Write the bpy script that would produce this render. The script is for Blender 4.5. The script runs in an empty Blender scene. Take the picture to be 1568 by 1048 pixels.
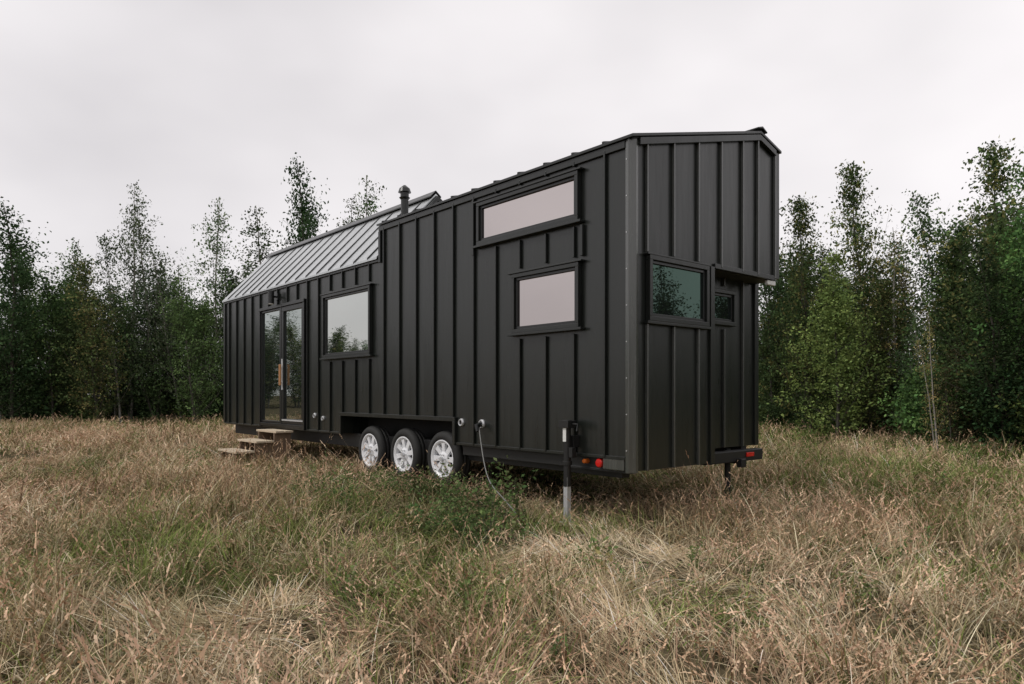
import bpy, math, random
import numpy as np
from mathutils import noise, Vector
random.seed(3)
C=bpy.context.scene.collection

# ---------------------------------------------------------------- site frame
CAM=(4.407,-5.304,1.35)
RX,RY=0.6518,0.7584
FX,FY=-0.7584,0.6518
def site(a,d): return (CAM[0]+a*RX+d*FX, CAM[1]+a*RY+d*FY)
def sstep(a,b,x):
    t=min(1,max(0,(x-a)/(b-a))); return t*t*(3-2*t)
def gz(x,y):
    n=noise.noise(Vector((x*.12,y*.12,3.1)))*.07+noise.noise(Vector((x*.6,y*.6,1.1)))*.03
    b=.12*sstep(1.0,3.0,-x)*sstep(-4.5,-1.5,y)*(1-sstep(12,20,-x))
    return n*sstep(1.5,5,math.hypot(x-4.4,y+5.3))+b-.02

# ---------------------------------------------------------------- materials
def newmat(name):
    m=bpy.data.materials.new(name); m.use_nodes=True
    nt=m.node_tree; nt.nodes.clear()
    o=nt.nodes.new('ShaderNodeOutputMaterial')
    return m,nt,o
def pmat(name,col,rough=.5,metal=0,spec=.5,noise_s=None,noise_a=.15,bump=0,bscale=(40,40,40)):
    m,nt,o=newmat(name)
    p=nt.nodes.new('ShaderNodeBsdfPrincipled')
    p.inputs['Roughness'].default_value=rough
    p.inputs['Metallic'].default_value=metal; p.inputs['Specular IOR Level'].default_value=spec
    nt.links.new(p.outputs[0],o.inputs[0])
    g=nt.nodes.new('ShaderNodeNewGeometry')
    mp=nt.nodes.new('ShaderNodeMapping'); mp.inputs['Scale'].default_value=bscale
    nt.links.new(g.outputs['Position'],mp.inputs[0])
    n=nt.nodes.new('ShaderNodeTexNoise'); n.inputs['Scale'].default_value=noise_s or 1; n.inputs['Detail'].default_value=4
    nt.links.new(mp.outputs[0],n.inputs['Vector'])
    mx=nt.nodes.new('ShaderNodeMix'); mx.data_type='RGBA'
    mx.inputs[6].default_value=(*[c*(1-noise_a) for c in col],1); mx.inputs[7].default_value=(*[c*(1+noise_a) for c in col],1)
    nt.links.new(n.outputs[0],mx.inputs[0]); nt.links.new(mx.outputs[2],p.inputs['Base Color'])
    if bump:
        b=nt.nodes.new('ShaderNodeBump'); b.inputs['Strength'].default_value=bump; b.inputs['Distance'].default_value=.01
        nt.links.new(n.outputs[0],b.inputs['Height']); nt.links.new(b.outputs[0],p.inputs['Normal'])
    return m

def siding_mat(name,col,rough,spec=.5,bumpk=.35,metal=0,dust=.16):
    m,nt,o=newmat(name)
    N=nt.nodes.new; L=nt.links.new
    p=N('ShaderNodeBsdfPrincipled'); p.inputs['Specular IOR Level'].default_value=spec; p.inputs['Metallic'].default_value=metal; L(p.outputs[0],o.inputs[0])
    g=N('ShaderNodeNewGeometry')
    mp=N('ShaderNodeMapping'); mp.inputs['Scale'].default_value=(2.4,2.4,.35); L(g.outputs['Position'],mp.inputs[0])
    n=N('ShaderNodeTexNoise'); n.inputs['Scale'].default_value=1.3; n.inputs['Detail'].default_value=3; L(mp.outputs[0],n.inputs['Vector'])
    mp2=N('ShaderNodeMapping'); mp2.inputs['Scale'].default_value=(14,14,.8); L(g.outputs['Position'],mp2.inputs[0])
    n2=N('ShaderNodeTexNoise'); n2.inputs['Scale'].default_value=2.; n2.inputs['Detail'].default_value=6; L(mp2.outputs[0],n2.inputs['Vector'])
    mx=N('ShaderNodeMix'); mx.data_type='RGBA'
    mx.inputs[6].default_value=(*[c*.65 for c in col],1); mx.inputs[7].default_value=(*[c*1.45 for c in col],1)
    L(n2.outputs[0],mx.inputs[0])
    sx=N('ShaderNodeSeparateXYZ'); L(g.outputs['Position'],sx.inputs[0])
    mr=N('ShaderNodeMapRange'); mr.inputs[1].default_value=1.3; mr.inputs[2].default_value=.6; mr.inputs[3].default_value=0; mr.inputs[4].default_value=dust
    L(sx.outputs[2],mr.inputs[0])
    ml=N('ShaderNodeMath'); ml.operation='MULTIPLY'; L(mr.outputs[0],ml.inputs[0]); L(n2.outputs[0],ml.inputs[1])
    mx2=N('ShaderNodeMix'); mx2.data_type='RGBA'; mx2.inputs[7].default_value=(.09,.085,.06,1)
    L(ml.outputs[0],mx2.inputs[0]); L(mx.outputs[2],mx2.inputs[6]); L(mx2.outputs[2],p.inputs['Base Color'])
    mr2=N('ShaderNodeMapRange'); mr2.inputs[3].default_value=rough-.07; mr2.inputs[4].default_value=rough+.09
    L(n2.outputs[0],mr2.inputs[0]); L(mr2.outputs[0],p.inputs['Roughness'])
    b=N('ShaderNodeBump'); b.inputs['Strength'].default_value=bumpk; b.inputs['Distance'].default_value=.025; L(n.outputs[0],b.inputs['Height'])
    L(b.outputs[0],p.inputs['Normal'])
    return m
M_SID=siding_mat('charcoal_standing_seam',(.0095,.0118,.010),.29,.55,.5,dust=.10)
M_ROOF=siding_mat('roof_standing_seam',(.50,.52,.52),.26,.5,.12,metal=.9)
M_TRIM=siding_mat('black_trim',(.010,.012,.0105),.30,dust=.1)
M_CORNER=siding_mat('grey_metal_painted_sheen',(.05,.054,.05),.25,1.0,.1)  # base colour lightened to paint in the sky gloss on the corner
M_FRAME=pmat('window_frame_black',(.009,.010,.010),.32)
M_BLACK=pmat('chassis_black',(.010,.010,.010),.5,noise_s=.3)
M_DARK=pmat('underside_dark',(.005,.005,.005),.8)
M_RUB=pmat('tyre_rubber',(.014,.014,.013),.75,noise_s=.5,noise_a=.3)
M_RIM=pmat('white_rim',(.76,.77,.79),.35,noise_s=.3,noise_a=.1)
M_SILV=pmat('galvanised_steel',(.60,.61,.62),.4,metal=.5,noise_s=.6)
M_WOOD=pmat('weathered_wood',(.50,.41,.30),.75,noise_s=1.,noise_a=.35,bump=.4,bscale=(3,30,30))
M_WOOD2=pmat('old_timber',(.17,.115,.075),.7,noise_s=1.,noise_a=.4,bscale=(30,30,4))
M_WOODH=pmat('cedar_handle',(.45,.22,.09),.5,noise_s=1.,noise_a=.2,bscale=(30,30,4))
M_RED=pmat('red_lens',(.55,.015,.012),.2)
M_ORANGE=pmat('amber_lens',(.6,.14,.02),.25)
M_WHITEP=pmat('white_plastic',(.7,.7,.68),.4)
M_CABLE=pmat('grey_cable_jacket',(.20,.20,.19),.5)
M_SOFFIT=pmat('soffit_board',(.03,.03,.028),.6)
def glass_mat(name,refl,fac):
    m,nt,o=newmat(name); N=nt.nodes.new; L=nt.links.new
    d=N('ShaderNodeBsdfDiffuse'); d.inputs['Color'].default_value=(.012,.014,.014,1)
    g=N('ShaderNodeBsdfGlossy'); g.inputs['Color'].default_value=(*refl,1); g.inputs['Roughness'].default_value=.012
    ge=N('ShaderNodeNewGeometry'); n=N('ShaderNodeTexNoise'); n.inputs['Scale'].default_value=1.6; L(ge.outputs['Position'],n.inputs['Vector'])
    b=N('ShaderNodeBump'); b.inputs['Strength'].default_value=.06; b.inputs['Distance'].default_value=.02; L(n.outputs[0],b.inputs['Height']); L(b.outputs[0],g.inputs['Normal'])
    fr=N('ShaderNodeFresnel'); fr.inputs[0].default_value=1.5
    ma=N('ShaderNodeMath'); ma.operation='ADD'; ma.use_clamp=True; ma.inputs[1].default_value=fac; L(fr.outputs[0],ma.inputs[0])
    mx=N('ShaderNodeMixShader'); L(ma.outputs[0],mx.inputs[0]); L(d.outputs[0],mx.inputs[1]); L(g.outputs[0],mx.inputs[2]); L(mx.outputs[0],o.inputs[0])
    return m
M_GL=glass_mat('reflective_glass',(.86,.78,.76),.50)
M_GLC=glass_mat('clear_glass',(.95,.98,.94),.52)
M_GLD=glass_mat('door_glazing',(.90,.98,.94),.36)
M_GLF=glass_mat('dim_glass',(.40,.62,.52),.08)

def foliage_mat(name,trans=.3,patch=False):
    m,nt,o=newmat(name); N=nt.nodes.new; L=nt.links.new
    a=N('ShaderNodeAttribute'); a.attribute_name='Col'
    col=a.outputs['Color']
    if patch:
        g=N('ShaderNodeNewGeometry'); n=N('ShaderNodeTexNoise'); n.inputs['Scale'].default_value=.6; n.inputs['Detail'].default_value=3
        L(g.outputs['Position'],n.inputs['Vector'])
        cr=N('ShaderNodeValToRGB'); cr.color_ramp.elements[0].position=.36; cr.color_ramp.elements[0].color=(.64,.65,.52,1)
        cr.color_ramp.elements[1].position=.62; cr.color_ramp.elements[1].color=(1.2,1.15,1.07,1)
        e=cr.color_ramp.elements.new(.5); e.color=(1.03,.94,.84,1)
        L(n.outputs[0],cr.inputs[0])
        mx=N('ShaderNodeMix'); mx.data_type='RGBA'; mx.blend_type='MULTIPLY'; mx.inputs[0].default_value=1
        L(col,mx.inputs[6]); L(cr.outputs[0],mx.inputs[7]); col=mx.outputs[2]
    else:
        oi=N('ShaderNodeObjectInfo'); hs=N('ShaderNodeHueSaturation')
        mr=N('ShaderNodeMapRange'); mr.inputs[3].default_value=.7; mr.inputs[4].default_value=1.55
        L(oi.outputs['Random'],mr.inputs[0]); L(mr.outputs[0],hs.inputs['Value']); L(col,hs.inputs['Color'])
        mr3=N('ShaderNodeMapRange'); mr3.inputs[3].default_value=.47; mr3.inputs[4].default_value=.525
        mm=N('ShaderNodeMath'); mm.operation='FRACT'; m5=N('ShaderNodeMath'); m5.operation='MULTIPLY'; m5.inputs[1].default_value=7.31
        L(oi.outputs['Random'],m5.inputs[0]); L(m5.outputs[0],mm.inputs[0]); L(mm.outputs[0],mr3.inputs[0]); L(mr3.outputs[0],hs.inputs['Hue'])
        col=hs.outputs[0]
    d=N('ShaderNodeBsdfDiffuse'); L(col,d.inputs['Color'])
    if trans:
        t=N('ShaderNodeBsdfTranslucent'); L(col,t.inputs[0])
        mx=N('ShaderNodeMixShader'); mx.inputs[0].default_value=trans; L(d.outputs[0],mx.inputs[1]); L(t.outputs[0],mx.inputs[2]); L(mx.outputs[0],o.inputs[0])
    else: L(d.outputs[0],o.inputs[0])
    return m
M_LEAF=foliage_mat('leaves',.3)
M_GRASS=foliage_mat('meadow_grass_blades',0,True)
M_BARK=pmat('bark',(.07,.062,.05),.85,noise_s=1.,noise_a=.5,bscale=(6,6,2))
M_BIRCH=pmat('pale_bark',(.22,.205,.18),.8,noise_s=1.,noise_a=.6,bscale=(6,6,14))

m,nt,o=newmat('meadow_soil'); N=nt.nodes.new; L=nt.links.new
p=N('ShaderNodeBsdfDiffuse'); L(p.outputs[0],o.inputs[0])
g=N('ShaderNodeNewGeometry'); n=N('ShaderNodeTexNoise'); n.inputs['Scale'].default_value=6; n.inputs['Detail'].default_value=6; L(g.outputs['Position'],n.inputs['Vector'])
cr=N('ShaderNodeValToRGB'); cr.color_ramp.elements[0].position=.35; cr.color_ramp.elements[0].color=(.035,.03,.018,1); cr.color_ramp.elements[1].position=.7; cr.color_ramp.elements[1].color=(.17,.14,.085,1)
L(n.outputs[0],cr.inputs[0]); L(cr.outputs[0],p.inputs['Color'])
M_SOIL=m

# ---------------------------------------------------------------- mesh builder
class MB:
    def __init__(s): s.v=[]; s.f=[]
    def prism(s,poly,u0,u1):
        n=len(poly); b=len(s.v)
        for u in (u0,u1):
            for (v,z) in poly: s.v.append((-u,v,z))
        s.f.append(tuple(range(b,b+n))); s.f.append(tuple(range(b+2*n-1,b+n-1,-1)))
        for i in range(n):
            j=(i+1)%n; s.f.append((b+i,b+j,b+n+j,b+n+i))
        return s
    def box(s,u0,u1,v0,v1,z0,z1): return s.prism([(v0,z0),(v1,z0),(v1,z1),(v0,z1)],u0,u1)
    def plan(s,poly,z0,z1):
        n=len(poly); b=len(s.v)
        for z in (z0,z1):
            for (u,v) in poly: s.v.append((-u,v,z))
        s.f.append(tuple(range(b,b+n))); s.f.append(tuple(range(b+2*n-1,b+n-1,-1)))
        for i in range(n):
            j=(i+1)%n; s.f.append((b+i,b+j,b+n+j,b+n+i))
        return s
    def tube(s,pts,rad,n=12):
        b=len(s.v); pts=[Vector(p) for p in pts]
        for i,p in enumerate(pts):
            d=(pts[min(i+1,len(pts)-1)]-pts[max(i-1,0)]).normalized()
            a=Vector((0,0,1)) if abs(d.z)<.9 else Vector((1,0,0))
            x=d.cross(a).normalized(); y=d.cross(x)
            r=rad[i] if hasattr(rad,'__len__') else rad
            for k in range(n):
                t=2*math.pi*k/n; q=p+x*(r*math.cos(t))+y*(r*math.sin(t)); s.v.append(tuple(q))
        for i in range(len(pts)-1):
            for k in range(n):
                k2=(k+1)%n; s.f.append((b+i*n+k,b+i*n+k2,b+(i+1)*n+k2,b+(i+1)*n+k))
        s.f.append(tuple(b+k for k in range(n))); e=b+(len(pts)-1)*n; s.f.append(tuple(e+k for k in range(n-1,-1,-1)))
        return s
    def lathe_y(s,c,prof,n=40):
        b=len(s.v); m_=len(prof)
        for k in range(n):
            t=2*math.pi*k/n
            for r,y in prof: s.v.append((c[0]+r*math.cos(t),c[1]+y,c[2]+r*math.sin(t)))
        for k in range(n):
            k2=(k+1)%n
            for i in range(m_-1): s.f.append((b+k*m_+i,b+k*m_+i+1,b+k2*m_+i+1,b+k2*m_+i))
        return s
    def obj(s,name,mat,parent=None,bevel=0,smooth=False):
        me=bpy.data.meshes.new(name); me.from_pydata(s.v,[],s.f); me.update()
        import bmesh
        bm=bmesh.new(); bm.from_mesh(me); bmesh.ops.recalc_face_normals(bm,faces=bm.faces); bm.to_mesh(me); bm.free()
        if smooth:
            for p_ in me.polygons: p_.use_smooth=True
        o_=bpy.data.objects.new(name,me); me.materials.append(mat); C.objects.link(o_)
        if parent: o_.parent=parent
        if bevel:
            md=o_.modifiers.new('b','BEVEL'); md.width=bevel; md.segments=2; md.limit_method='ANGLE'
        return o_

H=bpy.data.objects.new('tiny_house_on_wheels',None); C.objects.link(H); H.empty_display_size=.5

W=2.66; LEN=11.26; US=4.72; ZB=.72; ZW=1.0
ET=3.80; RV,RZ=2.25,4.36; FE=4.26
EL=3.36; LV,LZ=1.0,4.42; LFE=3.2
WU0,WU1=2.87,5.87
b=MB()
b.prism([(0,ZW),(W,ZW),(W,FE),(RV,RZ),(0,ET)],.27,US)
b.prism([(0,2.72),(W,2.72),(W,FE),(RV,RZ),(0,ET)],0,.27)
b.box(0,.27,0,1.33,.60,2.72)
b.prism([(0,ZW),(W,ZW),(W,LFE),(LV,LZ),(0,EL)],US,LEN)
b.box(.27,WU0,0,W,ZB,ZW); b.box(WU1,LEN,0,W,ZB,ZW)
b.obj('wall_shell',M_SID,H)
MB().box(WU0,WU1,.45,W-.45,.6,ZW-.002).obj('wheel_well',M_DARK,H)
b=MB(); b.box(.28,LEN-.1,.18,.30,.5,ZB-.003); b.box(.28,LEN-.1,W-.3,W-.18,.5,ZB-.003)
for k in range(14): b.box(.5+k*.8,.58+k*.8,.302,W-.302,.55,ZB-.004)
b.box(.32,WU0-.1,.05,.17,.58,ZB-.005)
b.box(.05,.9,.03,.11,.57,.60)
b.obj('trailer_chassis',M_BLACK,H,.006)

open_side=[(.62,2.42,3.08,3.70),(.62,1.76,1.97,2.76),(4.88,6.56,1.87,3.02),(7.17,9.2,0.7,3.0),(WU0,WU1,.5,1.03)]
def split(a,z0,z1,ops):
    segs=[(z0,z1)]
    for (a0,a1,b0,b1) in ops:
        if a0<a<a1:
            ns=[]
            for s0,s1 in segs:
                if b1<=s0 or b0>=s1: ns.append((s0,s1)); continue
                if b0>s0: ns.append((s0,b0))
                if b1<s1: ns.append((b1,s1))
            segs=ns
    return [s_ for s_ in segs if s_[1]-s_[0]>.03]
b=MB()
k=0; su=[]
while .33+.425*k<LEN-.1: su.append(.33+.425*k); k+=1
for u in su:
    top=ET-.05 if u<US else EL-.04
    for z0,z1 in split(u,ZB,top,open_side): b.box(u-.011,u+.011,-.034,-.0005,z0,z1)
b.obj('side_wall_seams',M_SID,H,.005)
fw=(.17,1.23,2.03,2.73)
b=MB()
for v in [.2,.625,1.05,1.475,1.9,2.22,2.60]:
    zt=ET+(RZ-ET)*v/RV-.06 if v<RV else FE-.04
    z0=.60 if v<1.33 else 2.72
    for s0,s1 in split(v,z0,zt,[fw]):
        b.box(-.036,-.0005,v-.011,v+.011,s0,s1)
for v in [1.55,1.95,2.35]:
    for s0,s1 in split(v,ZB,2.70,[(1.45,2.2,2.1,2.6)]): b.box(.236,.2695,v-.011,v+.011,s0,s1)
b.obj('front_wall_seams',M_CORNER,H,.005)  # lighter metal than the siding: sky highlight painted into the seam colour

b=MB()
s=(RZ-ET)/RV
b.prism([(-.05,ET-.05*s+.002),(RV,RZ+.002),(W+.05,FE-.03),(W+.05,FE+.0),(RV,RZ+.035),(-.05,ET-.05*s+.032)],-.05,US+.02)
s2=(LZ-EL)/LV; s3=(LZ-LFE)/(W-LV)
b.obj('shed_roof_sheet',M_TRIM,H,.004)
b=MB()
b.prism([(-.05,EL-.05*s2+.003),(LV,LZ+.003),(W+.05,LFE-.05*s3),(W+.05,LFE+.03-.05*s3),(LV,LZ+.04),(-.05,EL-.05*s2+.04)],US+.021,LEN+.05)
b.obj('gable_roof_sheet',M_ROOF,H,.004)
b=MB()
for u in su:
    if u<US:
        b.prism([(-.052,ET-.05*s+.028),(RV,RZ+.03),(RV,RZ+.055),(-.052,ET-.05*s+.052)],u-.012,u+.012)
        b.prism([(RV,RZ+.03),(W+.05,FE),(W+.05,FE+.025),(RV,RZ+.055)],u-.012,u+.012)
    else:
        b.prism([(-.052,EL-.05*s2+.03),(LV,LZ+.03),(LV,LZ+.054),(-.052,EL-.05*s2+.060)],u-.012,u+.012)
        b.prism([(LV,LZ+.03),(W+.05,LFE-.02),(W+.05,LFE+.02),(LV,LZ+.054)],u-.012,u+.012)
b.obj('roof_seams',M_TRIM,H,.002)
b=MB(); b.prism([(RV-.1,RZ+.035),(RV,RZ+.058),(RV+.1,RZ+.02),(RV+.1,RZ+.035),(RV,RZ+.08),(RV-.1,RZ+.05)],-.07,US+.02)
b.prism([(LV-.1,LZ-.03),(LV,LZ+.07),(LV+.1,LZ-.01),(LV+.1,LZ+.01),(LV,LZ+.09),(LV-.1,LZ-.01)],US+.02,LEN+.06)
b.obj('ridge_caps',M_TRIM,H,.003)
b=MB()
b.box(.07,US-.0,-.028,-.001,ET-.085,ET-.012)
b.box(US+.005,LEN-.06,-.028,-.001,EL-.085,EL-.03)
b.prism([(0.072,ET-.06),(RV,RZ-.075),(W-.06,FE-.08),(W-.06,FE-.012),(RV,RZ-.006),(0.072,ET+.01)],-.045,-.001)
b.prism([(0.0,EL-.07),(LV,LZ-.08),(W,LFE-.1),(W,LFE-.01),(LV,LZ-.004),(0,EL-.008)],LEN+.001,LEN+.04)
b.prism([(0.3,EL+.25),(LV,LZ-.09),(W-.3,LFE+.15),(W-.3,LFE+.22),(LV,LZ-.004),(.3,EL+.32)],US-.04,US-.001)
b.box(-.03,-.001,W-.058,W+.03,2.72,FE-.03); b.box(0,.06,W+.001,W+.03,2.72,FE-.03)
b.box(-.028,.0,1.27,1.345,.60,2.715)
b.box(.24,.27,W-.05,W+.03,ZB,2.715)
b.box(LEN-.06,LEN+.03,-.03,-.001,ZB,EL-.03); b.box(US-.055,US+.0,-.034,-.001,EL-.1,ET-.09)
b.box(.07,WU0-.05,-.026,-.001,ZB-.012,ZB+.02); b.box(WU1+.05,LEN-.07,-.026,-.001,ZB-.012,ZB+.02)
b.box(WU0-.05,WU1+.05,-.045,-.001,ZW,ZW+.055)
b.box(WU0-.05,WU0,-.045,-.001,ZB-.02,ZW-.001); b.box(WU1,WU1+.05,-.045,-.001,ZB-.02,ZW-.001)
b.box(-.03,-.001,1.35,W-.06,2.70,2.755)
b.obj('trims',M_TRIM,H,.004)
MB().plan([(.068,-.001),(.068,-.02),(.02,-.034),(-.034,.02),(-.02,.068),(-.001,.068),(-.001,-.001)],.585,ET-.012).obj('corner_flashing',M_CORNER,H,.004)
MB().box(0.02,.27,1.35,W-.01,2.695,2.717).obj('overhang_soffit',M_SOFFIT,H)
MB().box(-.012,.03,W-.2,W-.02,2.64,2.694).obj('soffit_light_fixture',M_WHITEP,H,.006)
b=MB()
for k in range(9):
    z=.8+k*.35; b.tube([(-.045,-.025,z),(-.045,-.032,z)],.006,8)
b.obj('flashing_screws',M_SILV,H)

def frame(b,side,a0,a1,z0,z1,w,d0,d1):
    rects=[(a0,a1,z1-w,z1),(a0,a1,z0,z0+w),(a0,a0+w,z0+w,z1-w),(a1-w,a1,z0+w,z1-w)]
    for r in rects:
        if side=='s': b.box(r[0],r[1],-d1,-d0,r[2],r[3])
        elif side=='f': b.box(-d1,-d0,r[0],r[1],r[2],r[3])
        else: b.box(.27-d1,.27-d0,r[0],r[1],r[2],r[3])
def window(name,side,a0,a1,z0,z1,glass,flange=True):
    b=MB(); frame(b,side,a0,a1,z0,z1,.045,.001,.06)
    if flange:
        if side=='s':
            b.box(a0-.05,a1+.05,-.07,-.001,z1+.001,z1+.02); b.box(a0-.05,a1+.05,-.075,-.001,z0-.028,z0-.001)
        elif side=='f':
            b.box(-.06,-.001,a0-.03,a1+.03,z1+.001,z1+.02); b.box(-.06,-.001,a0-.03,a1+.03,z0-.03,z0-.001)
    b.obj(name+'_casing',M_TRIM,H,.004)
    b=MB(); frame(b,side,a0+.046,a1-.046,z0+.046,z1-.046,.030,.001,.035); b.obj(name+'_sash',M_FRAME,H,.003)
    g0,g1,h0,h1=a0+.077,a1-.077,z0+.077,z1-.077
    b=MB()
    if side=='s': b.box(g0,g1,-.014,-.001,h0,h1)
    elif side=='f': b.box(-.014,-.001,g0,g1,h0,h1)
    else: b.box(.27-.014,.269,g0,g1,h0,h1)
    b.obj(name+'_glass',glass,H)
window('clerestory_window','s',.67,2.36,3.13,3.64,M_GL)
window('side_window','s',.66,1.71,2.03,2.70,M_GL)
window('living_window','s',4.93,6.50,1.93,2.96,M_GLC)
window('front_window','f',.2,1.2,2.06,2.70,M_GLF)
window('recess_window','r',1.5,2.15,2.14,2.55,M_GLF,False)
b=MB(); b.box(.62,.655,-.04,-.001,2.76,3.08); b.box(2.44,2.475,-.04,-.001,3.03,3.70); b.obj('window_side_trims',M_TRIM,H,.003)

b=MB(); 
b.box(7.17,9.20,-.07,-.001,2.93,2.985); b.box(7.17,7.225,-.065,-.001,.72,2.929); b.box(9.145,9.20,-.065,-.001,.72,2.929)
b.box(7.226,9.144,-.06,-.001,.74,.80); b.box(8.17,8.23,-.05,-.001,.801,2.929)
frame(b,'s',7.23,8.165,.81,2.925,.085,.001,.045)
frame(b,'s',8.235,9.14,.81,2.925,.035,.001,.04)
b.obj('door_frame',M_FRAME,H,.004)
b=MB(); b.box(7.316,8.079,-.012,-.001,.896,2.839); b.box(8.271,9.104,-.012,-.001,.846,2.889); b.obj('door_glass',M_GLD,H)
MB().box(7.25,8.14,-.052,-.046,.86,.885).obj('door_kick_strip',M_SILV,H)
MB().box(8.10,8.14,-.11,-.072,1.5,1.88).obj('door_handle',M_WOODH,H,.008)
b=MB(); b.box(8.095,8.145,-.056,-.047,1.42,1.98); b.tube([(-8.12,-.05,1.56),(-8.12,-.075,1.56)],.011); b.tube([(-8.12,-.05,1.82),(-8.12,-.075,1.82)],.011); b.obj('handle_plate',M_SILV,H)
b=MB(); b.box(8.36,8.46,-.04,-.001,3.08,3.2); b.tube([(-8.41,-.04,3.14),(-8.41,-.11,3.14)],.018); b.tube([(-8.41,-.14,3.01),(-8.41,-.14,3.24)],.055,20); b.obj('wall_sconce',M_FRAME,H)
MB().tube([(-8.41,-.14,2.995),(-8.41,-.14,3.009)],.045,20).obj('sconce_lens',M_WHITEP,H)

b=MB(); cu,cv=4.93,.55; zb=EL+s2*cv
b.tube([(-cu,cv,zb-.1),(-cu,cv,zb+.06),(-cu,cv,zb+.061),(-cu,cv,zb+.42)],[.10,.09,.058,.058],20)
b.tube([(-cu,cv,zb+.38),(-cu,cv,zb+.41),(-cu,cv,zb+.411),(-cu,cv,zb+.49),(-cu,cv,zb+.491),(-cu,cv,zb+.55),(-cu,cv,zb+.60)],[.06,.085,.065,.065,.10,.08,.02],20)
b.obj('roof_flue',M_TRIM,H)

def port(u,z,r,name):
    b=MB(); b.lathe_y((-u,-.001,z),[(0.001,-.012),(r*.55,-.012),(r*.6,-.028),(r*.8,-.03),(r,-.015),(r,0)],24); b.obj(name,M_SILV,H)
    MB().lathe_y((-u,-.001,z),[(0.001,-.016),(r*.5,-.016),(r*.5,-.01)],20).obj(name+'_centre',M_FRAME,H)
port(2.72,.99,.05,'water_inlet'); port(2.31,.985,.055,'power_inlet'); port(6.86,.98,.045,'outlet_port'); port(6.55,.94,.04,'vent_port')
b=MB(); pts=[]
for i in range(40):
    t=i/39; u=2.31-1.5*t; v=-.05-.62*math.sin(t*1.5)-.1*t; z=.97-.80*(t**.75)+.03*math.sin(t*9)
    pts.append((-u,v,max(z,.14)))
b.tube(pts,.006,8); b.obj('power_cable',M_CABLE,H,smooth=True)
MB().tube([(-2.31,-.02,.985),(-2.30,-.10,.965),(-2.27,-.11,.90)],[.03,.03,.016],14).obj('cable_plug',M_FRAME,H)
MB().lathe_y((-.42,-.002,.655),[(.001,-.022),(.035,-.02),(.045,-.008),(.045,.05)],24).obj('red_marker_light',M_RED,H)
MB().lathe_y((-.62,-.002,.66),[(.001,-.022),(.018,-.02),(.024,-.008),(.024,.05)],24).obj('amber_marker_light',M_ORANGE,H)
b=MB(); b.box(.085,.36,-.02,.12,.60,.715); b.obj('bumper_end',M_CORNER,H,.01)
b=MB(); b.box(.12,.24,1.40,2.58,.56,.69); b.box(.05,.12,2.0,2.1,.5,.6); b.obj('rear_bumper',M_BLACK,H,.01)
MB().box(.105,.119,2.2,2.36,.61,.66).obj('tail_light',M_RED,H,.004)
MB().tube([(-.3,2.1,.7),(-.3,2.1,.0)],.035).obj('stabiliser_leg',M_BLACK,H)

b=MB(); ju=.745
b.tube([(-ju,-.13,.40),(-ju,-.13,1.03)],.038,18); b.tube([(-ju,-.13,1.03),(-ju,-.13,1.08)],[.05,.045],18)
b.box(ju-.045,ju+.045,-.085,-.001,.80,.92); b.box(ju-.07,ju+.06,-.19,-.07,1.0,1.075)
b.tube([(-ju-.0,-.13,.62),(-ju,-.13,.66)],.05,18); b.box(ju-.09,ju-.04,-.15,-.09,.70,.80)
b.tube([(-ju+.04,-.13,1.04),(-ju+.15,-.13,1.04),(-ju+.155,-.15,.97)],.009,8)
b.obj('jack_housing',M_BLACK,H,.004)
b=MB(); b.box(ju-.028,ju+.028,-.158,-.102,.04,.50); b.box(ju-.055,ju+.055,-.19,-.07,.005,.04); b.obj('jack_leg',M_SILV,H,.004)
MB().box(ju-.025,ju+.02,-.1735,-.169,.86,1.0).obj('jack_label',M_WHITEP,H)

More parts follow.
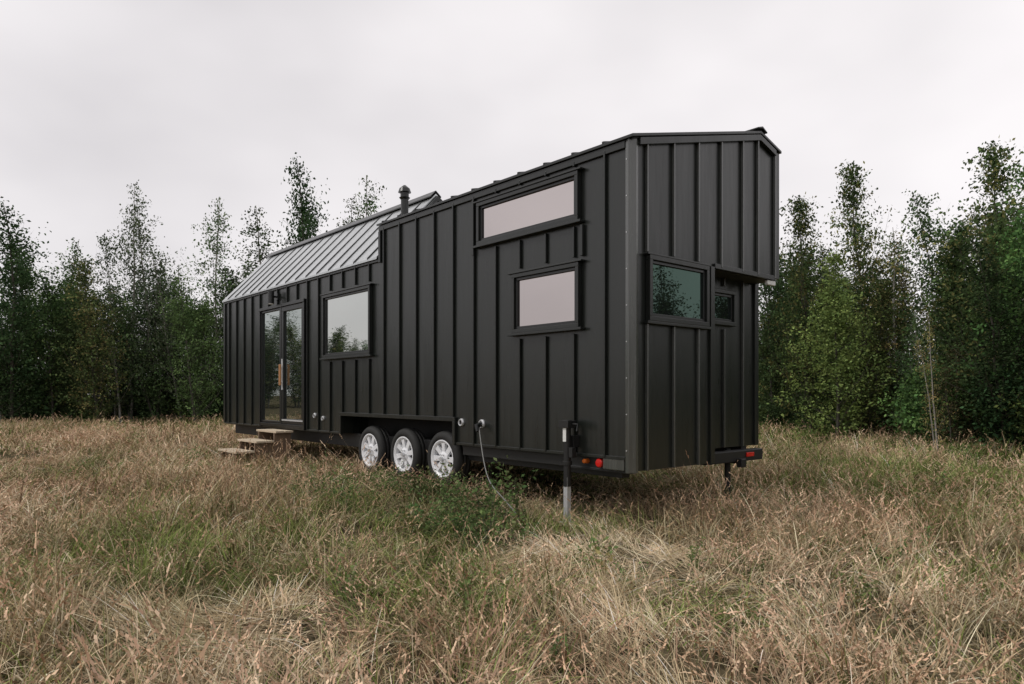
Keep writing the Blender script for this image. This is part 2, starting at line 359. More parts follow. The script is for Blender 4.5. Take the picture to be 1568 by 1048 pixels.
def wheel(i,u):
    c=(-u,0,.50); r=.365
    y=.02
    b=MB(); pr=[(.245,y+.03),(.252,y+.005),(.29,y-.006),(.335,y+.005),(.357,y+.03),(r,y+.06),(r,y+.085),(r-.012,y+.088),(r-.012,y+.095),(r,y+.098),(r,y+.14),(r-.012,y+.143),(r-.012,y+.15),(r,y+.153),(r,y+.18),(.35,y+.21),(.29,y+.235),(.235,y+.21)]
    b.lathe_y(c,pr,56); b.obj(f'tyre_{i}',M_RUB,H,smooth=True)
    b=MB(); b.lathe_y(c,[(.250,y+.03),(.250,y+.003),(.236,y+.001),(.212,y+.02),(.205,y+.06),(.205,y+.2)],56)
    b.lathe_y(c,[(.001,y+.01),(.06,y+.012),(.095,y+.028),(.10,y+.06)],28)
    nsp=8
    for k in range(nsp):
        a=2*math.pi*k/nsp+.2*i
        def P_(rr,da,yy): return (c[0]+rr*math.cos(a+da),c[1]+yy,c[2]+rr*math.sin(a+da))
        bb=len(b.v)
        b.v+= [P_(.08,-.38,y+.03),P_(.08,.38,y+.03),P_(.212,.17,y+.022),P_(.212,-.17,y+.022),
               P_(.08,-.38,y+.07),P_(.08,.38,y+.07),P_(.212,.17,y+.06),P_(.212,-.17,y+.06)]
        for f in [(0,1,2,3),(7,6,5,4),(0,3,7,4),(1,5,6,2),(3,2,6,7),(0,4,5,1)]: b.f.append(tuple(bb+q for q in f))
    b.obj(f'rim_{i}',M_RIM,H)
    MB().lathe_y(c,[(.001,y+.09),(.203,y+.09)],32).obj(f'dark_backing_disc_{i}',M_DARK,H)  # flat dark disc added behind the spokes to blacken the slots
    b=MB()
    for k in range(6):
        a=2*math.pi*k/6; x=c[0]+.06*math.cos(a); z=c[2]+.06*math.sin(a); b.tube([(x,y+.03,z),(x,y-.004,z)],.009,6)
    b.tube([(c[0],y+.03,c[2]),(c[0],y-.02,c[2])],.03,16)
    b.obj(f'lug_nuts_{i}',M_SILV,H)
    b=MB(); b.tube([(c[0],y+.2,c[2]),(c[0],W-.3,c[2])],.04,10); b.obj(f'axle_{i}',M_BLACK,H)
for i,u in enumerate((3.19,4.13,5.07)): wheel(i,u)
for i,u in enumerate((3.19,4.13,5.07)):
    MB().lathe_y((-u,W-.25,.5),[(.2,.0),(.34,.0),(.365,.03),(.365,.19),(.34,.22),(.001,.22)],32).obj(f'far_tyre_{i}',M_RUB,H)

S=bpy.data.objects.new('wooden_steps',None); C.objects.link(S)
b=MB()
for (z,v) in ((.70,-.08),(.54,-.42),(.38,-.76)):
    for q in range(2): b.box(7.55,8.45,v-.155-q*.165,v-.0-q*.165-.005,z-.035,z)
b.obj('treads',M_WOOD,S,.005)
b=MB()
for u in (7.62,8.32):
    b.prism([(-.10,.05),(-.10,.664),(-.40,.664),(-.40,.504),(-.74,.504),(-.74,.344),(-1.06,.344),(-1.06,.05),(-.98,.05),(-.62,.30)][::-1],u,u+.04)
b.obj('stringers',M_WOOD2,S,.004)

# ---------------------------------------------------------------- ground
xs=np.concatenate([-np.geomspace(400,30,14),np.linspace(-28,14,85),np.geomspace(16,400,14)])
ys=np.concatenate([-np.geomspace(400,22,14),np.linspace(-20,30,101),np.geomspace(32,400,14)])
vv=[(x,y,gz(x,y)) for y in ys for x in xs]; nx=len(xs)
ff=[(j*nx+i,j*nx+i+1,(j+1)*nx+i+1,(j+1)*nx+i) for j in range(len(ys)-1) for i in range(nx-1)]
me=bpy.data.meshes.new('ground'); me.from_pydata(vv,[],ff); me.materials.append(M_SOIL)
for p_ in me.polygons: p_.use_smooth=True
go=bpy.data.objects.new('ground',me); C.objects.link(go)

# ---------------------------------------------------------------- foliage helpers
def mk(name,V,F,col,mats,mi=None):
    me=bpy.data.meshes.new(name)
    V=np.asarray(V,dtype=np.float32); F=np.asarray(F,dtype=np.int32)
    me.vertices.add(len(V)); me.vertices.foreach_set('co',V.ravel())
    me.loops.add(F.size); me.loops.foreach_set('vertex_index',F.ravel())
    me.polygons.add(len(F)); me.polygons.foreach_set('loop_start',np.arange(0,F.size,4,dtype=np.int32))
    for m_ in mats: me.materials.append(m_)
    if mi is not None: me.polygons.foreach_set('material_index',np.array(mi,dtype=np.int32))
    me.update(calc_edges=True)
    a=me.color_attributes.new('Col','FLOAT_COLOR','POINT')
    c4=np.ones((len(V),4),dtype=np.float32); c4[:,:3]=col; a.data.foreach_set('color',c4.ravel())
    return me

def scatter(name,objs_meshes,P,Rt,Sc,Ix):
    col=bpy.data.collections.new(name+'_parts')
    for i,me in enumerate(objs_meshes):
        o_=bpy.data.objects.new(f'{name}_part_{i:02d}',me); col.objects.link(o_)
    me=bpy.data.meshes.new(name); me.from_pydata([tuple(p) for p in P],[],[])
    a=me.attributes.new('rot','FLOAT_VECTOR','POINT'); a.data.foreach_set('vector',np.array(Rt,dtype=np.float32).ravel())
    a=me.attributes.new('scl','FLOAT_VECTOR','POINT'); a.data.foreach_set('vector',np.array(Sc,dtype=np.float32).ravel())
    a=me.attributes.new('idx','INT','POINT'); a.data.foreach_set('value',np.array(Ix,dtype=np.int32))
    ob=bpy.data.objects.new(name,me); C.objects.link(ob)
    ng=bpy.data.node_groups.new(name+'_gn','GeometryNodeTree')
    ng.interface.new_socket('Geometry',in_out='INPUT',socket_type='NodeSocketGeometry')
    ng.interface.new_socket('Geometry',in_out='OUTPUT',socket_type='NodeSocketGeometry')
    N=ng.nodes.new; L=ng.links.new
    gi=N('NodeGroupInput'); go_=N('NodeGroupOutput'); ip=N('GeometryNodeInstanceOnPoints'); ci=N('GeometryNodeCollectionInfo')
    ci.inputs['Collection'].default_value=col; ci.inputs['Separate Children'].default_value=True; ci.inputs['Reset Children'].default_value=True
    def na(nm,t):
        n_=N('GeometryNodeInputNamedAttribute'); n_.data_type=t; n_.inputs['Name'].default_value=nm; return n_.outputs['Attribute']
    er=N('FunctionNodeEulerToRotation'); L(na('rot','FLOAT_VECTOR'),er.inputs[0])
    L(gi.outputs[0],ip.inputs['Points']); L(ci.outputs[0],ip.inputs['Instance']); ip.inputs['Pick Instance'].default_value=True
    L(na('idx','INT'),ip.inputs['Instance Index']); L(er.outputs[0],ip.inputs['Rotation']); L(na('scl','FLOAT_VECTOR'),ip.inputs['Scale'])
    L(ip.outputs[0],go_.inputs[0])
    md=ob.modifiers.new('scatter','NODES'); md.node_group=ng
    return ob

# ---------------------------------------------------------------- grass tiles
STRAW=[(.60,.51,.36),(.70,.62,.46),(.48,.39,.26),(.80,.73,.58),(.34,.27,.18),(.53,.46,.32)]
PINK=[(.50,.35,.26),(.57,.42,.31),(.41,.29,.22),(.63,.50,.38)]
GREEN=[(.18,.26,.08),(.26,.33,.11),(.14,.21,.065),(.36,.39,.18)]
def tile(name,seed,half,nb,ntus,hmin,hmax,w,greenf,headf,laid=0,hw=.012,seg=5,headpal=PINK,pal=STRAW):
    r=np.random.default_rng(seed)
    tc=r.uniform(-half,half,(ntus,2)); tg=r.random(ntus); taz=r.random(ntus)*6.283; tth=np.abs(r.normal(size=ntus))*.38+.08; tr=r.uniform(.05,.15,ntus)*half/.4
    th_s=r.uniform(.6,1.3,ntus); tb=r.uniform(.65,1.25,ntus)
    ti=r.integers(0,ntus,nb); free=r.random(nb)<.36
    xy=np.where(free[:,None],r.uniform(-half*1.05,half*1.05,(nb,2)),tc[ti]+r.normal(size=(nb,2))*tr[ti][:,None])
    p=np.concatenate([xy,np.full((nb,1),-.02)],1)
    hd=r.random(nb)<headf; green=(np.where(free,r.random(nb),tg[ti]*.75+.25*r.random(nb))<greenf)
    h=r.uniform(hmin,hmax,nb)*np.where(free,r.uniform(.4,1.0,nb),th_s[ti])*np.where(hd,1.25,1)
    az=np.where(free,r.random(nb)*6.283,taz[ti]+r.normal(size=nb)*.7)
    th=np.where(free,np.abs(r.normal(size=nb))*.4,tth[ti]+np.abs(r.normal(size=nb))*.25)
    k=r.uniform(.2,2.2,nb)*np.where(hd,.45,1)
    if laid:
        L_=r.random(nb)<laid; az=np.where(L_,r.normal(size=nb)*.5+1.,az); th=np.where(L_,r.uniform(.8,1.35,nb),th); k=np.where(L_,r.uniform(0,.5,nb),k)
    d=np.stack([np.cos(az),np.sin(az),np.zeros(nb)],1); wz=az+1.57+r.normal(size=nb)*.6
    wd=np.stack([np.cos(wz),np.sin(wz),np.zeros(nb)],1)
    sp=np.array(pal); gp=np.array(GREEN); c=np.where(green[:,None],gp[r.integers(len(gp),size=nb)],sp[r.integers(len(sp),size=nb)])*(r.uniform(.6,1.25,nb)*np.where(free,.9,tb[ti]))[:,None]
    c=np.minimum(c,.85)
    ww=w*r.uniform(.5,1.4,nb)*np.where(hd,.55,1)
    Vs=[];Cs=[];pts=[]
    q=p.copy()
    for s_ in range(seg+1):
        t=s_/seg; wv=(ww*(1-.88*t**1.6))[:,None]
        Vs.append(np.stack([q-wd*wv/2,q+wd*wv/2],1)); Cs.append(np.stack([c,c],1)*(.85+.2*t)); pts.append(q.copy())  # blade colour darkens towards the root, slight painted shade
        ang=th+k*t; q=q+(d*np.sin(ang)[:,None]+np.stack([0*ang,0*ang,np.cos(ang)],1))*(h/seg)[:,None]
        q[:,2]=np.maximum(q[:,2],.01+.02*t)
    V=np.stack(Vs,1).reshape(-1,3); Cc=np.stack(Cs,1).reshape(-1,3)
    base=np.arange(nb)[:,None,None]*(2*(seg+1)); s_=np.arange(seg)[None,:,None]*2
    F=(base+s_+np.array([0,1,3,2])[None,None,:]).reshape(-1,4)
    ix=np.where(hd)[0]
    if len(ix):
        tip=pts[-1][ix]; dr=pts[-1][ix]-pts[-2][ix]; dr/=np.linalg.norm(dr,axis=1)[:,None]+1e-9
        hp=np.array(headpal)[r.integers(len(headpal),size=len(ix))]*r.uniform(.75,1.3,len(ix))[:,None]; hl=(r.uniform(.06,.14,len(ix))*(hw/.012)**.4)[:,None]
        for q_ in range(6):
            t=q_/5; c0=tip-dr*hl*t; wq=hw*(.35+1.1*t*(1.3-t)); sd=r.normal(size=(len(ix),3)); sd-=dr*(sd*dr).sum(1)[:,None]; sd/=np.linalg.norm(sd,axis=1)[:,None]
            cr_=np.cross(sd,dr)
            Q=np.stack([c0-dr*hl*.07,c0+sd*wq+cr_*wq*.35,c0+sd*wq*.8+dr*hl*.16,c0+dr*hl*.12-cr_*wq*.2],1).reshape(-1,3)
            b0=len(V); V=np.concatenate([V,Q]); Cc=np.concatenate([Cc,np.repeat(hp,4,0)]); F=np.concatenate([F,b0+np.arange(len(ix)*4).reshape(-1,4)])
    return mk(name,V,F,Cc,[M_GRASS])
MIXP=STRAW[:3]+PINK
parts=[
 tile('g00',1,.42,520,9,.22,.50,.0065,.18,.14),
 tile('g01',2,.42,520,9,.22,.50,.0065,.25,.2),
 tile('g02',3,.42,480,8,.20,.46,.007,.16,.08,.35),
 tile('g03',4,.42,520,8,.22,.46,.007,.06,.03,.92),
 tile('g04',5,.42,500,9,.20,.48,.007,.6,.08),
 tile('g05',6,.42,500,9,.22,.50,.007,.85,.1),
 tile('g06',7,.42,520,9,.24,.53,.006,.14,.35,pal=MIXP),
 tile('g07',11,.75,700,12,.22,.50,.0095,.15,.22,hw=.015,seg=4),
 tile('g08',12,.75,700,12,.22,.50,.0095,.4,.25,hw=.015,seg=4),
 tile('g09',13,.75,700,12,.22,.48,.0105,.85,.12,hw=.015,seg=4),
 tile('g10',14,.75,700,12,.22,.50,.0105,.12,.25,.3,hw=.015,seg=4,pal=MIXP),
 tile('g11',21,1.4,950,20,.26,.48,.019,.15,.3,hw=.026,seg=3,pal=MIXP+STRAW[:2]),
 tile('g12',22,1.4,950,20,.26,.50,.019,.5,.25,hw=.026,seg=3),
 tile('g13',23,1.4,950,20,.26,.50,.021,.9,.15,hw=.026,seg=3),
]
P=[];Rt=[];Sc=[];Ix=[]
jx,jy=site(1.0,5.5)
def gauss2(x,y,cx,cy,sx,sy): return math.exp(-((x-cx)/sx)**2-((y-cy)/sy)**2)
def place(x,y,ids):
    under=(-LEN<x<.0 and .1<y<W)
    gn=noise.noise(Vector((x*.25+5,y*.25,7)))+.7*noise.noise(Vector((x*.8,y*.8,2)))
    a=(x-CAM[0])*RX+(y-CAM[1])*RY; d=(x-CAM[0])*FX+(y-CAM[1])*FY
    green=gn+.04+.5*sstep(1.5,7,a)*sstep(2,8,d)+.5*sstep(15,27,d)+.3*gauss2(x,y,-2.5,-1,3,1.2)-.25*sstep(-3,-9,a)*(1-sstep(16,24,d))+random.gauss(0,.16)
    path=math.exp(-((a-(.15+.15*d+.25*math.sin(d*1.3)))/.42)**2)*(1-sstep(5.5,7,d))
    fl=gauss2(x,y,jx,jy,1.2,.8)+.7*gauss2(x,y,-.2,-1.0,1,.6)+max(0,noise.noise(Vector((x*.4,y*.4,21)))-.2)*2.2+.7*path
    S_,G_,M_,L_=ids
    if fl>.6: i=random.choice(L_)
    elif green>.35: i=random.choice(G_)
    elif green>.0: i=random.choice(M_)
    else: i=random.choice(S_)
    hn=.88+.65*noise.noise(Vector((x*.5,y*.5,11)))+random.uniform(-.12,.16)
    hn*=1-.28*min(1,fl)
    hn*=1-.15*gauss2(x,y,-8.2,-1.2,1.8,1.6); hn+=.18*gauss2(x,y,-4.1,-.5,2.6,.9)
    if not under and -LEN<x<.3 and -.7<y<W+.6: hn=max(hn,.8)
    if under: hn*=.55
    sc=random.uniform(.95,1.1)
    P.append((x,y,gz(x,y))); Rt.append((random.gauss(0,.04),random.gauss(0,.04),random.random()*6.283)); Sc.append((sc,sc,max(.3,hn))); Ix.append(i)
near=([0,1,6,2],[5,4],[4,0,1,2],[3]); mid=([7,10,7],[9,9,8],[8],[10,7]); far=([11],[13],[12],[11])
def grid(step,dmin,dmax,fov,ids,inside=True):
    n=int(dmax/step)+1
    for i in range(-n,n+1):
        for j in range(-n,n+1):
            a=(i+random.uniform(-.3,.3))*step; d=(j+random.uniform(-.3,.3))*step; r_=math.hypot(a,d)
            if not dmin<=r_<dmax: continue
            inf=(d>0 and abs(math.atan2(a,d))<fov)
            if inf!=inside: continue
            x,y=site(a,d); place(x,y,ids)
FV=math.radians(43)
grid(.64,1.7,8.5,FV,near); grid(1.12,8.5,17,FV,mid); grid(2.0,17,42,FV,far)
grid(1.3,1.7,8,FV,mid,False); grid(2.3,8,34,FV,far,False)
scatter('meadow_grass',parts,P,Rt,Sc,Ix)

# ---------------------------------------------------------------- leafy plants
def leaves(V,F,Cc,cent,nrm_up,size,rng,cols,asp=.6):
    n=len(cent); nr=rng.normal(size=(n,3)); nr[:,2]+=nrm_up; nr/=np.linalg.norm(nr,axis=1)[:,None]
    a=rng.normal(size=(n,3)); a-=nr*(a*nr).sum(1)[:,None]; a/=np.linalg.norm(a,axis=1)[:,None]; b_=np.cross(nr,a)
    sz=size*rng.uniform(.55,1.3,n)[:,None]
    q=np.stack([cent-a*sz*.5,cent+b_*sz*.5*asp+nr*sz*.08,cent+a*sz*.5,cent-b_*sz*.5*asp+nr*sz*.08],1).reshape(-1,3)
    b0=len(V); V.extend(map(tuple,q)); Cc.extend(np.repeat(cols,4,axis=0)); F.extend([(b0+4*i,b0+4*i+1,b0+4*i+2,b0+4*i+3) for i in range(n)])
def limb(V,F,Cc,pts,rad,n,c):
    b0=len(V)
    for p_,r_ in zip(pts,rad):
        for k in range(n):
            t=2*math.pi*k/n; V.append((p_[0]+r_*math.cos(t),p_[1]+r_*math.sin(t),p_[2])); Cc.append(c)
    for i in range(len(pts)-1):
        for k in range(n):
            k2=(k+1)%n; F.append((b0+i*n+k,b0+i*n+k2,b0+(i+1)*n+k2,b0+(i+1)*n+k))
def tree(name,seed,Ht,base,R,nb,ncl,lpc,lsz,pal,bark,el=(15,50),stems=1,sig=.16,taper=.75,fullness=.5):
    r=np.random.default_rng(seed); V=[];F=[];Cc=[]; bc=np.array((.1,.1,.1))
    CL=[];CLc=[]
    for st in range(stems):
        off=np.array([r.normal()*.25,r.normal()*.25,0]) if stems>1 else np.zeros(3)
        lean=r.normal(size=2)*(.03 if stems==1 else .14); Hs=Ht*(1 if st==0 else r.uniform(.65,.95))
        ns=10; tp=[]; w=np.zeros(2)
        for i in range(ns+1):
            s_=i/ns; w=w+r.normal(size=2)*.045*Hs/9; tp.append(off+np.array([lean[0]*s_*Hs+w[0],lean[1]*s_*Hs+w[1],s_*Hs-.1*(i==0)]))
        tp=np.array(tp); tr=[.008*Hs*(1-.93*i/ns)+.004 for i in range(ns+1)]
        limb(V,F,Cc,tp,tr,6,bc)
        def T(s_): 
            q=s_*ns; i=min(ns-1,int(q)); return tp[i]+(tp[i+1]-tp[i])*(q-i)
        nbs=nb//stems
        lob=r.uniform(.6,1.35,(8,6))
        for j in range(nbs):
            sp=r.random()**.9; s_=base+(1-base)*sp; az=j*2.4+r.normal()*.4
            prof=R*(1-sp)**taper*(fullness+(1-fullness)*min(1,sp/.3))*lob[int((az%6.283)/6.284*8),min(5,int(sp*6))]
            Lb=prof*r.uniform(.5,1.3)+.2*Ht/9; e=math.radians(r.uniform(*el)+22*sp)
            p0=T(s_*.97); pts=[p0]; d=np.array([math.cos(az)*math.cos(e),math.sin(az)*math.cos(e),math.sin(e)])
            for q in range(4):
                d=d+r.normal(size=3)*.14+np.array([0,0,.08]); d/=np.linalg.norm(d); pts.append(pts[-1]+d*Lb/4)
            rb=.005*Ht/9*(1+Lb)*(1.2-sp*.8)
            limb(V,F,Cc,pts,[rb,rb*.8,rb*.6,rb*.4,rb*.15],3,bc)
            pts=np.array(pts); ncj=max(2,int(ncl*(.4+.6*Lb/R)))
            bt=r.uniform(.6,1.45)
            for c_ in range(ncj):
                t=r.uniform(.1,1.0)*4; i=min(3,int(t)); cp=pts[i]+(pts[i+1]-pts[i])*(t-i)+r.normal(size=3)*np.array([.11,.11,.08])*(.6+Lb)
                n_=max(3,int(lpc*r.uniform(.35,1.5)*(.6 if sp>.88 else 1)))
                CL.append(cp+r.normal(size=(n_,3))*np.array([sig,sig,sig*.75])*(.75 if sp>.85 else 1))
                cc=np.array(pal[r.integers(len(pal))])*bt*r.uniform(.72,1.3)
                CLc.append(cc[None,:]*r.uniform(.7,1.35,size=(n_,1)))
        for q in range(6):
            cp=T(r.uniform(.86,1.0)); n_=lpc//3; CL.append(cp+r.normal(size=(n_,3))*sig*.6); CLc.append(np.repeat(np.array(pal[0])[None,:],n_,0))
    nbark=len(F)
    leaves(V,F,Cc,np.concatenate(CL),.5,lsz,r,np.concatenate(CLc))
    return mk(name,V,F,np.array(Cc),[bark,M_LEAF],[0]*nbark+[1]*(len(F)-nbark))
G1=[(.072,.115,.042),(.092,.14,.052),(.058,.092,.038)]
G2=[(.11,.175,.052),(.09,.155,.052),(.135,.20,.065)]
G3=[(.044,.080,.035),(.055,.092,.038)]
GY=[(.20,.20,.075),(.15,.175,.06),(.25,.22,.08)]
GR=[(.115,.14,.085),(.135,.155,.09),(.095,.12,.07)]
GB=[(.14,.125,.065),(.115,.12,.06),(.18,.15,.075)]
trees=[
 tree('t0',1,9,.03,2.3,200,7,11,.13,G1,M_BARK,taper=.62,fullness=.9,stems=2),
 tree('t1',2,9,.02,2.5,220,8,11,.125,G2,M_BARK,taper=.85,fullness=.95,el=(0,32)),
 tree('t2',3,9,.12,2.0,140,7,8,.11,GR,M_BIRCH,taper=.55,fullness=.75,stems=2),
 tree('t3',4,9,.03,2.5,210,8,11,.13,G3,M_BARK,taper=.6,fullness=.9,stems=2),
 tree('t4',5,9,.08,2.2,170,7,10,.12,G1+GR,M_BIRCH,stems=3,taper=.6,fullness=.8),
 tree('t5',6,9,.04,2.4,190,8,11,.125,G1+GY[:1],M_BARK,taper=.55,fullness=.85),
 tree('t6',7,9,.12,1.6,90,5,6,.10,GY,M_BIRCH,stems=2),
 tree('t7',8,9,.05,2.1,150,7,8,.115,GB+G1[:1],M_BARK,stems=2,taper=.6,fullness=.8),
 tree('bush0',21,3,.03,1.5,90,8,12,.13,G3,M_BARK,stems=5,taper=.5,fullness=1),
 tree('bush1',22,3,.03,1.5,90,8,12,.13,G1+G2,M_BARK,stems=5,taper=.5,fullness=1),
]
P=[];Rt=[];Sc=[];Ix=[]
poly=[(-56,48),(-40,36),(-27,29.5),(-20,29.5),(-10,32),(0,33),(7,30),(8.6,25),(9.6,20),(10.4,17),(11.2,14.5),(14,10),(19,3),(22,-8)]
def addt(a,d,h,i):
    x,y=site(a,d); sc=h/9 if i<8 else h/3
    P.append((x,y,gz(x,y)-.05)); Rt.append((random.gauss(0,.04),random.gauss(0,.04),random.random()*6.28)); wsc=sc*random.uniform(1.0,1.35); Sc.append((wsc,wsc,sc)); Ix.append(i)
for k in range(len(poly)-1):
    (a0,d0),(a1,d1)=poly[k],poly[k+1]; Ls=math.hypot(a1-a0,d1-d0); nxn,nyn=-(d1-d0)/Ls,(a1-a0)/Ls
    right=a0>6; vis=2<=k<=10
    for row,off in enumerate((0.0,1.7,3.6)):
        if not vis and row==1: continue
        n=max(1,round(Ls/((1.25 if right else 1.4) if vis else 2.2)))
        for j in range(n):
            t=(j+random.random())/n; o_=off+random.uniform(-.6,.6)
            a=a0+(a1-a0)*t+nxn*o_; d=d0+(d1-d0)*t+nyn*o_
            if right: h=random.uniform(4.8,6.2)+.25*row
            else: h=random.uniform(5.6,7.5)+.25*row
            if random.random()<.18: h*=1.15
            i=random.choices([0,1,2,3,4,5,6,7],[5,5 if right else .7,4 if not right else 1,4 if not right else 4,4.5 if not right else 2,4,.8,1.8])[0]
            if row==0: h*=random.uniform(.5,.9)
            addt(a,d,h,i)
        if row<2:
            for j in range(int(Ls/(1.25 if row<1 else 1.5))):
                t=random.random(); o_=off+random.uniform(-.7,.5)
                addt(a0+(a1-a0)*t+nxn*o_,d0+(d1-d0)*t+nyn*o_,random.uniform(.9,2.2)+.6*row,random.choice([8,8,9]))
for _ in range(42):
    x=random.uniform(-84,-62); y=random.uniform(-29,-13)
    i=random.choice([0,3,5,2]); h=random.uniform(7.5,10); sc=h/9
    P.append((x,y,0)); Rt.append((0,0,random.random()*6.28)); Sc.append((sc*1.5,sc*1.5,sc)); Ix.append(i)
for _ in range(26):
    x=random.uniform(-72,-60); y=random.uniform(-42,-27)
    i=random.choice([0,3,5,2]); h=random.uniform(5.5,8.6); sc=h/9
    P.append((x,y,0)); Rt.append((0,0,random.random()*6.28)); Sc.append((sc*1.3,sc*1.3,sc)); Ix.append(i)
for _ in range(26):
    x=random.uniform(28,34); y=random.uniform(-35,30); i=random.choice([0,1,3,5]); h=random.uniform(6,9.0); sc=h/9
    P.append((x,y,0)); Rt.append((0,0,random.random()*6.28)); Sc.append((sc*1.9,sc*1.9,sc)); Ix.append(i)
scatter('forest_tree_line',trees,P,Rt,Sc,Ix)

def single(nm,mi,px,d,ytop,wid=1.0):
    a=(px-784)/1088*d; h=(603-ytop)*d/1088+1.35
    x,y=site(a,d); o_=bpy.data.objects.new(nm,trees[mi]); C.objects.link(o_)
    o_.location=(x,y,gz(x,y)-.05); s_=h/9; o_.scale=(s_*wid,s_*wid,s_); o_.rotation_euler=(0,0,random.random()*6.28)
for px,d,yt,mi,nm,w_ in [(192,30,268,2,'birch_tree',.75),(262,31,305,2,'birch_tree',.95),(335,31,295,4,'birch_tree',.85),(405,32,318,4,'birch_tree',1.),
    (462,33,262,3,'alder_tree',.75),(545,33,268,4,'birch_tree',.8),(520,34,290,2,'birch_tree',.9),(15,29,325,3,'alder_tree',1.1),(70,30,362,0,'aspen_tree',1.),
    (300,29,400,0,'aspen_tree',1.),(150,29,400,5,'aspen_tree',1.),
    (1245,20.5,300,5,'aspen_tree',.85),(1285,19.0,390,1,'aspen_tree',1.2),(1332,22,258,5,'aspen_tree',.8),(1405,21,318,7,'alder_tree',1.),(1478,19,285,3,'alder_tree',.85),
    (1545,16.5,205,5,'aspen_tree',.9),(1190,24,350,3,'alder_tree',.9),(1600,15.5,240,1,'aspen_tree',1.),(1500,18,370,0,'aspen_tree',1.),(1435,14.6,470,6,'birch_tree',.8)]:
    single(nm,mi,px,d,yt,w_)

def weed(name,seed,h,n,pal,ls):
    r=np.random.default_rng(seed); V=[];F=[];Cc=[];CL=[];CC=[]
    for s_ in range(n):
        az=r.random()*6.28; ln=r.uniform(.1,.6); p=np.array([r.normal()*.06,r.normal()*.06,-.02]); pts=[p]; hh=h*r.uniform(.6,1.1)
        for q in range(6):
            p=p+np.array([math.cos(az)*ln*hh/6*(1+q*.15),math.sin(az)*ln*hh/6*(1+q*.15),hh/6*(1-.05*q)]); pts.append(p)
        limb(V,F,Cc,pts,[.004,.0035,.003,.003,.002,.002,.001],3,np.array((.12,.10,.05)))
        for q in range(1,7):
            k=5; CL.append(pts[q]+r.normal(size=(k,3))*.045); CC.append(np.array(pal[r.integers(len(pal))])[None,:]*r.uniform(.7,1.4,size=(k,1)))
    nb_=len(F); leaves(V,F,Cc,np.concatenate(CL),.9,ls,r,np.concatenate(CC),.6)
    return mk(name,V,F,np.array(Cc),[M_BARK,M_LEAF],[0]*nb_+[1]*(len(F)-nb_))
WP=[(.10,.155,.055),(.12,.18,.065),(.085,.13,.05),(.17,.20,.09)]
weeds=[weed('w0',1,.60,6,WP,.055),weed('w1',2,.78,5,WP,.065),weed('w2',3,.45,7,WP+[(.24,.22,.09)],.05)]
P=[];Rt=[];Sc=[];Ix=[]
for _ in range(64):
    u=random.gauss(2.6,1.5); v=-random.uniform(.15,1.7)
    if u<.9 and v>-1.1: continue
    P.append((-u,v,gz(-u,v))); Rt.append((0,0,random.random()*6.28)); s_=random.uniform(.5,1.05)*(.7 if u>2.9 and v<-.4 else 1)*(.55 if v>-.4 else 1); Sc.append((s_,s_,s_*.85)); Ix.append(random.randrange(3))
for _ in range(260):
    a=random.uniform(-14,14); d=random.uniform(3.4,24)
    if abs(a)>d*.75: continue
    x,y=site(a,d)
    if -LEN<x<0 and 0<y<W: continue
    P.append((x,y,gz(x,y))); Rt.append((0,0,random.random()*6.28)); s_=random.uniform(.35,.65); Sc.append((s_,s_,s_)); Ix.append(random.randrange(3))
scatter('wild_shrubs',weeds,P,Rt,Sc,Ix)

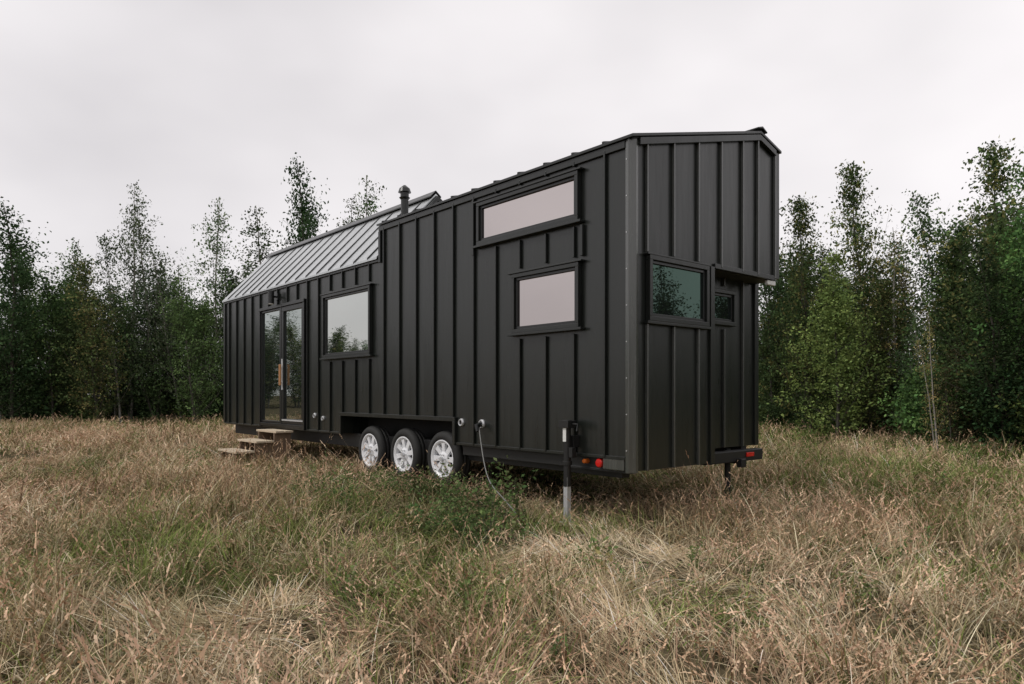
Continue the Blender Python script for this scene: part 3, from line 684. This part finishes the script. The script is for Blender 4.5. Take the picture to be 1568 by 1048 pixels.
# ---------------------------------------------------------------- light
w=bpy.data.worlds.new('World'); bpy.context.scene.world=w; w.use_nodes=True; nt=w.node_tree; nt.nodes.clear()
N=nt.nodes.new; L=nt.links.new
out=N('ShaderNodeOutputWorld'); bg=N('ShaderNodeBackground'); L(bg.outputs[0],out.inputs[0]); bg.inputs[1].default_value=.1
sky=N('ShaderNodeTexSky'); sky.sky_type='NISHITA'; sky.sun_disc=False; sky.sun_elevation=math.radians(48)
SUN=Vector((-.35,-.62,.0)).normalized()
sky.sun_rotation=math.atan2(SUN.x,SUN.y)
tc=N('ShaderNodeTexCoord'); mp=N('ShaderNodeMapping'); mp.inputs['Scale'].default_value=(1,1,2.0); L(tc.outputs['Generated'],mp.inputs[0])
n=N('ShaderNodeTexNoise'); n.inputs['Scale'].default_value=1.5; n.inputs['Detail'].default_value=4; n.inputs['Roughness'].default_value=.45; L(mp.outputs[0],n.inputs['Vector'])
cr=N('ShaderNodeValToRGB'); cr.color_ramp.elements[0].position=.34; cr.color_ramp.elements[0].color=(.70,.68,.695,1); cr.color_ramp.elements[1].position=.62; cr.color_ramp.elements[1].color=(.96,.935,.945,1)
L(n.outputs[0],cr.inputs[0])
sc=N('ShaderNodeMix'); sc.data_type='RGBA'; sc.blend_type='MULTIPLY'; sc.inputs[0].default_value=1; sc.inputs[7].default_value=(10.8,10.65,10.6,1); L(cr.outputs[0],sc.inputs[6])
mx=N('ShaderNodeMix'); mx.data_type='RGBA'; mx.inputs[0].default_value=.94; L(sky.outputs[0],mx.inputs[6]); L(sc.outputs[2],mx.inputs[7]); L(mx.outputs[2],bg.inputs[0])
sl=bpy.data.lights.new('sun','SUN'); sl.energy=1.4; sl.angle=math.radians(12); sl.color=(1,.97,.92)
so=bpy.data.objects.new('sun',sl); C.objects.link(so)
dirv=Vector((SUN.x*math.cos(math.radians(48)),SUN.y*math.cos(math.radians(48)),math.sin(math.radians(48))))
so.rotation_euler=dirv.to_track_quat('Z','Y').to_euler(); so.location=(0,0,20)

cam=bpy.data.cameras.new('camera'); co=bpy.data.objects.new('camera',cam); C.objects.link(co)
co.location=CAM; co.rotation_euler=(math.radians(90),0,math.radians(49.32)); cam.sensor_width=36; cam.lens=24.98; cam.shift_y=.0504; cam.clip_end=2000; cam.clip_start=.05
s_=bpy.context.scene; s_.camera=co
s_.view_settings.view_transform='Standard'; s_.view_settings.look='None'; s_.view_settings.exposure=0
